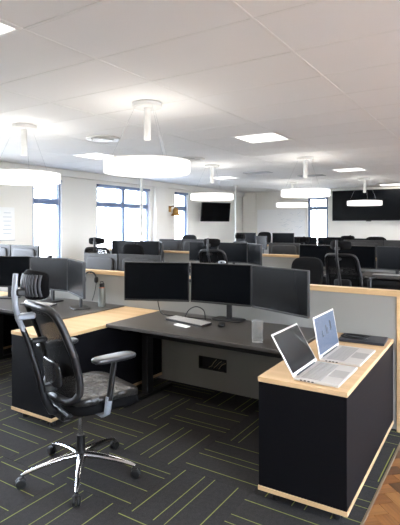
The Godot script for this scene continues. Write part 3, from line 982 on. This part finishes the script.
func build_foreground() -> void:
	# row nearest the camera
	partition("long grey partition with oak cap behind the triple monitors", -7.45, -0.668, -3.94, -2.365)
	cabinet("black storage cabinet with oak top carrying two open laptops", -1.2, -0.688, -2.5, -3.885, 1.15)
	cabinet("black storage cabinet with oak top behind the large office chair", -3.455, -2.955, -2.47, -3.89)
	cabinet("black storage cabinet with oak top at the left picture edge", -5.72, -5.215, -2.47, -3.89)
	desk("charcoal desk under the triple monitors between the two front cabinets", -2.95, -1.232, -3.88, -3.06, 0.73, "charcoal desks of the front row")
	desk("charcoal desk with three dark monitors and metal bottle at the left picture edge", -5.205, -3.46, -3.88, -3.02, 0.73, "charcoal desks of the front row")
	var g3 := "triple monitors on the front desk"
	monitor("large black monitor, left one of the three on the front desk", Vector2(-3.04, -3.40), Vector2(-2.455, -3.645), 0.885, 1.252, 0.73, false, g3)
	monitor("large black monitor, middle one of the three on the front desk", Vector2(-2.455, -3.66), Vector2(-1.845, -3.705), 0.885, 1.252, 0.73, false, g3)
	monitor("large black monitor, right one of the three on the front desk", Vector2(-1.84, -3.70), Vector2(-1.25, -3.475), 0.885, 1.252, 0.73, false, g3)
	var ar := thing("monitor_stand", "black stand with one post carrying the three front monitors", "monitor stand", Vector3(-2.12, 0.73, -3.79), 0)
	var st := mk()
	cushion(st, Vector3(0, 0.008, 0), Vector3(0.3, 0.016, 0.17), 0.3, null, 28, 6)
	part("base", st, M.black_plastic, ar)
	st = mk()
	box(st, Vector3(0, 0.19, -0.012), Vector3(0.05, 0.36, 0.03), 0.006)
	part("post", st, M.black_plastic, ar)
	st = mk()
	tube(st, [Vector3(-0.6, 0.34, 0.13), Vector3(-0.38, 0.34, 0.02), Vector3(0, 0.34, -0.03), Vector3(0.4, 0.34, -0.02), Vector3(0.58, 0.34, 0.07)], 0.016, 8)
	part("cross_arm", st, M.black_plastic, ar)
	var g0 := "triple monitors on the left desk"
	monitor("black monitor cut by the left picture edge, behind the chair headrest", Vector2(-5.24, -3.38), Vector2(-4.675, -3.60), 0.865, 1.235, 0.73, true, g0)
	monitor("dark monitor behind the chair headrest, middle one of the left desk", Vector2(-4.67, -3.60), Vector2(-4.04, -3.60), 0.865, 1.235, 0.73, true, g0)
	monitor("sharply angled dark monitor beside the metal bottle on the left desk", Vector2(-4.03, -3.595), Vector2(-3.50, -3.32), 0.865, 1.235, 0.73, true, g0)
	# webcam on the middle monitor
	var wc := thing("webcam", "small pale webcam clipped on top of the middle front monitor", "webcam", Vector3(-2.13, 1.252, -3.69), 4)
	st = mk()
	cushion(st, Vector3(0, 0.014, 0), Vector3(0.07, 0.026, 0.04), 0.5, null, 20, 8)
	part("housing", st, M.silver_plastic, wc)
	st = mk()
	lathe(st, [Vector2(0, 0.0), Vector2(0.008, 0.0), Vector2(0.008, 0.006), Vector2(0, 0.006)], Vector3(0, 0.014, 0.016), 14, Basis(Vector3.RIGHT, PI / 2))
	part("lens", st, M.black_plastic, wc)
	wc = thing("webcam", "small black webcam on top of the left desk middle monitor", "webcam", Vector3(-4.33, 1.235, -3.6), 0)
	st = mk()
	cushion(st, Vector3(0, 0.013, 0), Vector3(0.07, 0.026, 0.035), 0.5, null, 20, 8)
	part("housing", st, M.black_plastic, wc)
	# keyboards
	keyboard("grey keyboard with pale keys on the charcoal desk under the triple monitors", Vector3(-2.37, 0.73, -3.50), -12, 0.46)
	keyboard("dark keyboard on the left desk beneath the middle monitor", Vector3(-4.25, 0.73, -3.38), 8, 0.40)
	var pad := thing("notepad", "small white notepad lying in front of the keyboard on the front desk", "notepad", Vector3(-2.33, 0.73, -3.345), -14)
	st = mk()
	box(st, Vector3(0, 0.005, 0), Vector3(0.16, 0.01, 0.05), 0.001)
	part("pages", st, M.paper_white, pad)
	var ms := thing("mouse", "black computer mouse at the right end of the keyboard", "mouse", Vector3(-2.04, 0.73, -3.52), 20)
	st = mk()
	cushion(st, Vector3(0, 0.016, 0), Vector3(0.06, 0.034, 0.1), 0.7, null, 20, 10)
	part("shell", st, M.black_plastic, ms)
	# cables of the front monitors
	var cb := mk()
	tube(cb, curve([Vector3(-2.76, 0.9, -3.56), Vector3(-2.76, 0.82, -3.58), Vector3(-2.73, 0.755, -3.6), Vector3(-2.6, 0.738, -3.66), Vector3(-2.4, 0.737, -3.68), Vector3(-2.25, 0.738, -3.7)]), 0.005, 6)
	tag(part("cable", cb, M.black_plastic, self), "thin black cable looping from left front monitor to the desk", "cable")
	cb = mk()
	tube(cb, curve([Vector3(-2.50, 0.737, -3.635), Vector3(-2.46, 0.81, -3.64), Vector3(-2.38, 0.85, -3.645), Vector3(-2.30, 0.82, -3.65), Vector3(-2.285, 0.737, -3.65)]), 0.005, 6)
	tag(part("cable", cb, M.black_plastic, self), "black cable arching above the keyboard beside the monitor post", "cable")
	# tumbler
	var tm := thing("water_glass", "clear empty drinking glass on the charcoal desk beside the laptops", "glass", Vector3(-1.54, 0.7305, -3.19), 0)
	st = mk()
	lathe(st, [Vector2(0, 0.0), Vector2(0.038, 0.0), Vector2(0.041, 0.004), Vector2(0.044, 0.16), Vector2(0.0435, 0.1615), Vector2(0.0425, 0.16), Vector2(0.0385, 0.024), Vector2(0.034, 0.02), Vector2(0, 0.02)], Vector3.ZERO, 36)
	part("tumbler", st, M.tumbler_glass, tm)
	# bottle
	var bt := thing("water_bottle", "grey metal water bottle with dark cap on the left desk", "bottle", Vector3(-3.62, 0.73, -3.70), 0)
	st = mk()
	lathe(st, [Vector2(0, 0.0), Vector2(0.034, 0.0), Vector2(0.038, 0.006), Vector2(0.038, 0.185), Vector2(0.034, 0.198), Vector2(0, 0.198)], Vector3.ZERO, 28)
	part("body", st, M.bottle_grey, bt)
	st = mk()
	lathe(st, [Vector2(0, 0.198), Vector2(0.033, 0.198), Vector2(0.033, 0.208), Vector2(0, 0.208)], Vector3.ZERO, 24)
	part("collar", st, M.copper_ring, bt)
	st = mk()
	lathe(st, [Vector2(0, 0.208), Vector2(0.026, 0.208), Vector2(0.027, 0.245), Vector2(0.022, 0.25), Vector2(0, 0.25)], Vector3.ZERO, 24)
	tube(st, [Vector3(-0.02, 0.245, 0), Vector3(-0.016, 0.268, 0), Vector3(0.016, 0.268, 0), Vector3(0.02, 0.245, 0)], 0.005, 6)
	part("cap", st, M.black_plastic, bt)
	# headset on the partition
	var hs := thing("headset", "black and white headset hanging at the grey partition above the bottle", "headset", Vector3(-3.97, 0.98, -3.87), 15)
	st = mk()
	var arc := []
	for k in 13:
		var a := PI * k / 12
		arc.append(Vector3(0.075 * cos(a), 0.02 + 0.07 * sin(a), 0))
	tube(st, arc, 0.009, 8)
	part("headband", st, M.mid_plastic, hs)
	for s in [-1, 1]:
		st = mk()
		cushion(st, Vector3(s * 0.078, 0.0, 0), Vector3(0.035, 0.07, 0.06), 0.7, null, 18, 8)
		part("ear_cup", st, M.black_plastic, hs)
	st = mk()
	tube(st, curve([Vector3(0.078, -0.03, 0), Vector3(0.07, -0.1, 0.005), Vector3(0.05, -0.17, 0), Vector3(0.03, -0.24, 0.01)]), 0.004, 6)
	part("cord", st, M.black_plastic, hs)
	st = mk()
	tube(st, [Vector3(0, 0.078, 0.0), Vector3(0, 0.078, -0.035)], 0.005, 6)
	part("hook", st, M.black_metal, hs)
	# laptops
	laptop_open("open silver laptop with a dark screen, nearer of the pair", -1.0, -2.935, -2.535, 0.255, 0.72, 31.5, false)
	laptop_open("open silver laptop with a pale blue screen, behind the dark-screened one", -1.0, -3.41, -2.985, 0.255, 0.72, 10.0, true)
	var lc := thing("closed_laptop", "closed dark grey laptop at the back of the oak cabinet top", "laptop", Vector3(-0.9, 0.72, -3.70), 4)
	st = mk()
	box(st, Vector3(0, 0.008, 0), Vector3(0.33, 0.012, 0.23), 0.004)
	part("base", st, M.laptop_dark, lc)
	st = mk()
	box(st, Vector3(0, 0.0175, 0), Vector3(0.33, 0.007, 0.23), 0.003)
	part("lid", st, M.laptop_dark, lc)
	cb = mk()
	var lp := []
	for k in 40:
		var a := TAU * k / 39.0 * 1.9
		lp.append(Vector3(-0.98 + 0.09 * cos(a) + 0.0015 * k, 0.7455 + 0.0004 * k, -3.66 + 0.045 * sin(a)))
	lp.append(Vector3(-0.86, 0.752, -3.62))
	tube(cb, lp, 0.0045, 6)
	tag(part("cable", cb, M.black_plastic, self), "coiled black cable lying on the closed dark laptop", "cable")

func curve(p: Array) -> Array:
	var out := []
	for i in p.size() - 1:
		var a: Vector3 = p[maxi(i - 1, 0)]
		var b: Vector3 = p[i]
		var c: Vector3 = p[i + 1]
		var d: Vector3 = p[mini(i + 2, p.size() - 1)]
		for k in 6:
			out.append(b.cubic_interpolate(c, a, d, k / 6.0))
	out.append(p[p.size() - 1])
	return out

func keyboard(label: String, at: Vector3, turn: float, w: float) -> void:
	var o := thing("keyboard", label, "keyboard", at, turn)
	var st := mk()
	box(st, Vector3(0, 0.011, 0), Vector3(w, 0.016, 0.14), 0.003, Basis(Vector3.RIGHT, deg_to_rad(3)))
	part("case", st, M.mid_plastic, o)
	var n := 15
	var km := bbox_mesh(Vector3(w / n * 0.8, 0.007, 0.019), 0.0015)
	for r in 5:
		for c in n:
			var k := inst("key", km, M.key_grey, o)
			k.position = Vector3(-w / 2 + w * (c + 0.5) / n, 0.0215 - (r - 2) * 0.024 * 0.05, -0.05 + r * 0.025)

func build_background() -> void:
	# far side of the first row
	desk("charcoal desk behind the long grey partition, facing the camera, right end", -2.95, -0.7, -4.82, -4.0, 0.73, "charcoal desks behind the front partition")
	desk("charcoal desk behind the long grey partition, facing the camera, middle", -5.2, -2.96, -4.82, -4.0, 0.73, "charcoal desks behind the front partition")
	desk("charcoal desk behind the long grey partition, facing the camera, by the windows", -7.4, -5.21, -4.82, -4.0, 0.73, "charcoal desks behind the front partition")
	var gb := "monitors seen from behind over the front partition"
	monitor("grey back of a monitor just left of the triple monitors", Vector2(-3.30, -4.34), Vector2(-3.915, -4.30), 0.885, 1.255, 0.73, true, gb, true)
	monitor("grey back of a monitor above the metal bottle", Vector2(-3.925, -4.30), Vector2(-4.54, -4.34), 0.885, 1.25, 0.73, true, gb, true)
	monitor("grey back of a monitor below the poster, right one of two", Vector2(-5.38, -4.3), Vector2(-5.99, -4.3), 0.95, 1.32, 0.73, true, gb, true)
	monitor("grey back of a monitor below the poster, left one of two", Vector2(-6.0, -4.3), Vector2(-6.61, -4.3), 0.95, 1.32, 0.73, true, gb, true)
	# second row
	partition("grey oak-capped partition of the second desk row", -7.45, -0.9, -7.81)
	var g2 := "charcoal desks of the second row, screens towards the camera"
	desk("charcoal desk of the second row under the dark screens by the windows", -7.4, -5.73, -7.76, -7.1, 0.87, g2, true)
	desk("charcoal desk of the second row under the dark screens in the picture's middle", -5.2, -3.47, -7.76, -7.1, 0.87, g2, true)
	desk("charcoal desk of the second row under the dark screens at the right picture edge", -2.95, -1.0, -7.76, -7.1, 0.87, g2, true)
	var s2 := "dark screens of the second row"
	monitor("dark screen under the wide blind window, left one", Vector2(-7.05, -7.5), Vector2(-6.42, -7.5), 0.93, 1.285, 0.87, true, s2)
	monitor("dark screen under the wide blind window, right one", Vector2(-6.41, -7.5), Vector2(-5.79, -7.5), 0.93, 1.285, 0.87, true, s2)
	monitor("sharply turned screen left of the pale partition gap", Vector2(-5.77, -7.5), Vector2(-5.40, -7.08), 0.93, 1.285, 0.87, true, s2)
	monitor("dark screen behind the headrest chair in the picture's middle, left one", Vector2(-5.06, -7.5), Vector2(-4.43, -7.5), 0.93, 1.29, 0.87, true, s2)
	monitor("dark screen behind the headrest chair in the picture's middle, right one", Vector2(-4.42, -7.5), Vector2(-3.82, -7.5), 0.93, 1.29, 0.87, true, s2)
	monitor("turned screen right of the middle dark pair", Vector2(-3.81, -7.5), Vector2(-3.36, -7.1), 0.93, 1.29, 0.87, true, s2)
	monitor("dark screen right of the broad oak-capped partition gap", Vector2(-2.86, -7.5), Vector2(-2.25, -7.5), 0.935, 1.285, 0.87, true, s2)
	monitor("dark screen behind the headrest chair near the right picture edge", Vector2(-2.24, -7.5), Vector2(-1.64, -7.5), 0.935, 1.285, 0.87, true, s2)
	monitor("dark screen cut by the right picture edge", Vector2(-1.63, -7.5), Vector2(-1.06, -7.3), 0.935, 1.285, 0.87, true, s2)
	keyboard("dark keyboard on the second row desk at the right picture edge", Vector3(-1.4, 0.87, -7.19), 0, 0.42)
	var g2b := "charcoal desks behind the second partition"
	desk("charcoal desk behind the second partition, by the windows", -7.4, -5.0, -8.68, -7.87, 0.76, g2b)
	desk("charcoal desk behind the second partition, in the middle", -4.98, -2.96, -8.68, -7.87, 0.76, g2b)
	desk("charcoal desk behind the second partition, to the right", -2.95, -0.9, -8.68, -7.87, 0.76, g2b)
	var b2 := "monitors seen from behind over the second partition"
	monitor("grey back of a monitor under the brass bell, left one", Vector2(-5.72, -8.2), Vector2(-6.3, -8.2), 0.95, 1.31, 0.76, true, b2, true)
	monitor("grey back of a monitor under the brass bell, right one", Vector2(-5.13, -8.2), Vector2(-5.71, -8.2), 0.95, 1.32, 0.76, true, b2, true)
	monitor("grey back of a monitor above the broad oak-capped partition gap", Vector2(-3.1, -8.2), Vector2(-3.72, -8.2), 0.92, 1.28, 0.76, true, b2, true)
	monitor("grey back of a monitor under the wide dark display, left one", Vector2(-1.67, -8.2), Vector2(-2.32, -8.2), 0.98, 1.355, 0.76, true, b2, true)
	monitor("grey back of a monitor under the wide dark display, right one", Vector2(-1.0, -8.2), Vector2(-1.66, -8.2), 0.98, 1.36, 0.76, true, b2, true)
	# third row
	partition("grey oak-capped partition of the third desk row", -7.2, -1.0, -11.78)
	var g4 := "charcoal desks of the third row"
	desk("charcoal desk of the third row under the tallest far screens", -7.1, -4.75, -11.73, -10.95, 0.84, g4)
	desk("charcoal desk of the third row under the far dark screens", -4.74, -1.2, -11.73, -10.95, 0.78, g4)
	var s3 := "screens of the third row"
	monitor("far screen under the tilted wall screen's right edge", Vector2(-6.15, -11.4), Vector2(-5.55, -11.4), 1.05, 1.41, 0.84, true, s3)
	monitor("far turned screen left of the whiteboard, lower", Vector2(-5.54, -11.4), Vector2(-5.12, -11.15), 0.98, 1.33, 0.84, true, s3)
	monitor("far dark screen under the whiteboard", Vector2(-5.1, -11.45), Vector2(-4.5, -11.45), 1.05, 1.41, 0.84, true, s3)
	monitor("far dark screen under the whiteboard's right edge", Vector2(-4.48, -11.4), Vector2(-3.88, -11.4), 0.96, 1.32, 0.78, true, s3)
	monitor("far dark screen under the far window", Vector2(-3.87, -11.4), Vector2(-3.27, -11.4), 0.96, 1.32, 0.78, true, s3)
	monitor("far dark screen left of the wide display", Vector2(-3.25, -11.4), Vector2(-2.65, -11.3), 0.94, 1.3, 0.78, true, s3)
	# chairs
	mesh_chair("large black mesh chair with headrest and chrome base in the foreground", Vector3(-2.293, 0.0, -2.152), -17.0, 0.0, "mesh office chairs with headrests", true, deg_to_rad(42.0))
	var gc := "mesh office chairs with headrests"
	mesh_chair("black headrest chair in the picture's middle before the dark screen pair", Vector3(-3.97, 0, -6.74), 8, 0.09, gc)
	mesh_chair("black headrest chair near the right picture edge before dark screens", Vector3(-1.85, 0, -6.72), -4, 0.09, gc)
	mesh_chair("black headrest chair under the wide blind window", Vector3(-6.35, 0, -6.45), 30, 0.08, gc)
	mesh_chair("black headrest chair behind the second row, left of the whiteboard", Vector3(-5.06, 0, -9.2), 165, 0.12, gc)
	mesh_chair("black headrest chair behind the second row, under the far window", Vector3(-3.5, 0, -9.25), 190, 0.06, gc)
	mesh_chair("black headrest chair behind the second row, under the wide display's left edge", Vector3(-2.72, 0, -9.55), 175, 0.09, gc)
	var gt := "low-backed black task chairs"
	task_chair("low round-backed black chair behind the right front monitor", Vector3(-2.05, 0, -5.35), 172, 0.1, gt)
	task_chair("low round-backed black chair right of the headrest chair under the blind window", Vector3(-5.55, 0, -6.62), 10, 0.17, gt)
	task_chair("low black chair top showing below the narrow window", Vector3(-6.35, 0, -9.2), 180, 0.27, gt)
	task_chair("low black chair top showing below the wide dark display", Vector3(-2.02, 0, -9.1), 185, 0.28, gt)
	task_chair("low black chair top showing below the whiteboard", Vector3(-5.89, 0, -12.45), 180, 0.31, gt)
	# service poles
	for q in [["white service pole from floor to ceiling before the blind window", -6.49, -7.81, 0.026], ["slim white service pole beside the tilted wall screen", -6.43, -11.9, 0.02]]:
		var o := thing("service_pole", q[0], "pole", Vector3(q[1], 0, q[2]), 0, "white service poles")
		var st := mk()
		box(st, Vector3(0, CEIL / 2, 0), Vector3(q[3] * 2, CEIL - 0.03, q[3] * 2), 0.005)
		part("pole", st, M.white_metal, o)
		st = mk()
		box(st, Vector3(0, CEIL - 0.012, 0), Vector3(0.12, 0.012, 0.12), 0.003)
		part("ceiling_plate", st, M.white_metal, o)
		st = mk()
		box(st, Vector3(0, 0.0055, 0), Vector3(0.12, 0.011, 0.12), 0.003)
		part("foot_plate", st, M.white_metal, o)
	# tilted wall screen on an arm
	var tv := thing("wall_screen", "dark flat screen tilted forward on the window wall by the corner", "television", Vector3(-7.12, 2.0, -11.95), 62)
	var r := Basis(Vector3.RIGHT, deg_to_rad(8))
	var st := mk()
	box(st, Vector3.ZERO, Vector3(0.98, 0.56, 0.045), 0.006, r)
	part("housing", st, M.bezel_black, tv)
	st = mk()
	box(st, r * Vector3(0, 0, 0.0235), Vector3(0.955, 0.535, 0.002), 0.0, r)
	part("screen", st, M.screen_black, tv)
	st = mk()
	tube(st, [Vector3(0, 0, -0.02), Vector3(0.1, 0, -0.12), Vector3(-0.02, 0, -0.3), Vector3(-0.15, 0, -0.47)], 0.025, 8)
	part("wall_arm", st, M.black_metal, tv)
	# wide display on the far wall
	tv = thing("wide_display", "very wide dark display mounted on the far wall", "television", Vector3(-3.38, 2.21, FAR_Z), 0)
	st = mk()
	box(st, Vector3(0, 0, 0.06), Vector3(2.16, 0.92, 0.06), 0.006)
	part("housing", st, M.bezel_black, tv)
	st = mk()
	box(st, Vector3(0, 0.004, 0.091), Vector3(2.13, 0.885, 0.003))
	part("screen", st, M.screen_black, tv)
	st = mk()
	box(st, Vector3(0, 0, 0.016), Vector3(0.6, 0.4, 0.03), 0.004)
	part("wall_bracket", st, M.black_metal, tv)
	st = mk()
	box(st, Vector3(0, -0.47, 0.06), Vector3(0.14, 0.02, 0.03), 0.004)
	part("sensor", st, M.bezel_black, tv)
	# whiteboard
	var wb := thing("whiteboard", "white dry-erase board with faint notes on the far wall", "whiteboard", Vector3(-6.2, 1.66, FAR_Z), 0)
	st = mk()
	box(st, Vector3(0, 0, 0.012), Vector3(1.66, 0.94, 0.018))
	part("board", st, M.board_white, wb)
	st = mk()
	for s in [-1, 1]:
		box(st, Vector3(0, s * 0.475, 0.014), Vector3(1.7, 0.016, 0.026), 0.002)
		box(st, Vector3(s * 0.84, 0, 0.014), Vector3(0.016, 0.934, 0.026), 0.002)
	part("frame", st, M.white_trim, wb)
	st = mk()
	var rng := RandomNumberGenerator.new()
	rng.seed = 8
	for k in 26:
		var x := rng.randf_range(-0.15, 0.7)
		var y := rng.randf_range(-0.3, 0.38)
		var p := [Vector3(x, y, 0.0215)]
		for q in 4:
			p.append(p[-1] + Vector3(rng.randf_range(0.01, 0.05), rng.randf_range(-0.03, 0.03), 0))
		tube(st, p, 0.004, 4)
	var ink := part("marker_note", st, M.ink, wb)
	ink.set_meta("kind", "stuff")
	st = mk()
	box(st, Vector3(0, -0.49, 0.04), Vector3(0.6, 0.012, 0.07), 0.003)
	part("pen_tray", st, M.white_trim, wb)
	# poster
	var po := thing("poster", "white framed notice with faint text on the window wall, left picture edge", "poster", Vector3(WALL_X, 1.63, -5.10), 90)
	st = mk()
	box(st, Vector3(0, 0, 0.008), Vector3(0.8, 0.6, 0.012), 0.002)
	part("sheet", st, M.paper_white, po)
	st = mk()
	for k in 6:
		for c in 3:
			box(st, Vector3(-0.25 + c * 0.25, 0.2 - k * 0.075, 0.0145), Vector3(0.18 - 0.02 * ((k + c) % 3), 0.012, 0.001))
	var tx := part("text_line", st, M.ink, po)
	tx.set_meta("kind", "stuff")
	st = mk()
	box(st, Vector3(0, -0.3, 0.012), Vector3(0.82, 0.014, 0.02), 0.002)
	part("bottom_rail", st, M.vent_grey, po)
	# brass bell
	var be := thing("brass_bell", "brass bell with pull cord on a wall bracket by the narrow window", "bell", Vector3(WALL_X, 2.0, -10.33), 90)
	st = mk()
	tube(st, curve([Vector3(0, 0.06, 0.0), Vector3(0, 0.12, 0.06), Vector3(0, 0.12, 0.16), Vector3(0, 0.08, 0.2)]), 0.014, 8)
	box(st, Vector3(0, 0.05, 0.012), Vector3(0.1, 0.16, 0.024), 0.004)
	part("bracket", st, M.brass, be)
	st = mk()
	lathe(st, [Vector2(0, 0.08), Vector2(0.05, 0.07), Vector2(0.075, 0.02), Vector2(0.085, -0.06), Vector2(0.125, -0.12), Vector2(0.125, -0.13), Vector2(0.08, -0.07), Vector2(0.06, 0.02), Vector2(0, 0.05)], Vector3(0, 0, 0.2), 28)
	part("bell_cup", st, M.brass, be)
	st = mk()
	tube(st, [Vector3(0, 0.04, 0.2), Vector3(0, -0.15, 0.2), Vector3(0.0, -0.36, 0.2)], [0.01, 0.014, 0.018], 8)
	part("pull_cord", st, M.brass, be)

func _ready() -> void:
	# camera
	var cam := Camera3D.new()
	cam.name = "camera"
	add_child(cam)
	cam.projection = Camera3D.PROJECTION_FRUSTUM
	cam.near = 0.05
	cam.far = 200.0
	cam.size = 0.05 * 525.0 / 473.75
	cam.frustum_offset = Vector2(0, -36.5 / 473.75 * 0.05)
	cam.position = Vector3(0, 1.591, 0)
	cam.rotation_degrees.y = 32.68
	cam.current = true
	# bright overcast sky
	var we := WorldEnvironment.new()
	we.name = "environment"
	var env := Environment.new()
	var sky := Sky.new()
	var pm := ProceduralSkyMaterial.new()
	pm.sky_top_color = Color(0.80, 0.87, 0.97)
	pm.sky_horizon_color = Color(0.93, 0.95, 0.98)
	pm.ground_bottom_color = Color(0.70, 0.72, 0.74)
	pm.ground_horizon_color = Color(0.93, 0.95, 0.98)
	pm.sun_angle_max = 0.0
	pm.sky_energy_multiplier = 4.6
	pm.ground_energy_multiplier = 3.6
	sky.sky_material = pm
	env.background_mode = Environment.BG_SKY
	env.sky = sky
	env.ambient_light_source = Environment.AMBIENT_SOURCE_SKY
	env.tonemap_mode = Environment.TONE_MAPPER_LINEAR
	env.tonemap_exposure = 1.6
	env.sdfgi_enabled = true
	env.ssao_enabled = true
	env.ssil_enabled = true
	we.environment = env
	add_child(we)
	materials()
	build_floor()
	build_ceiling()
	build_walls()
	build_lamps()
	build_foreground()
	build_background()
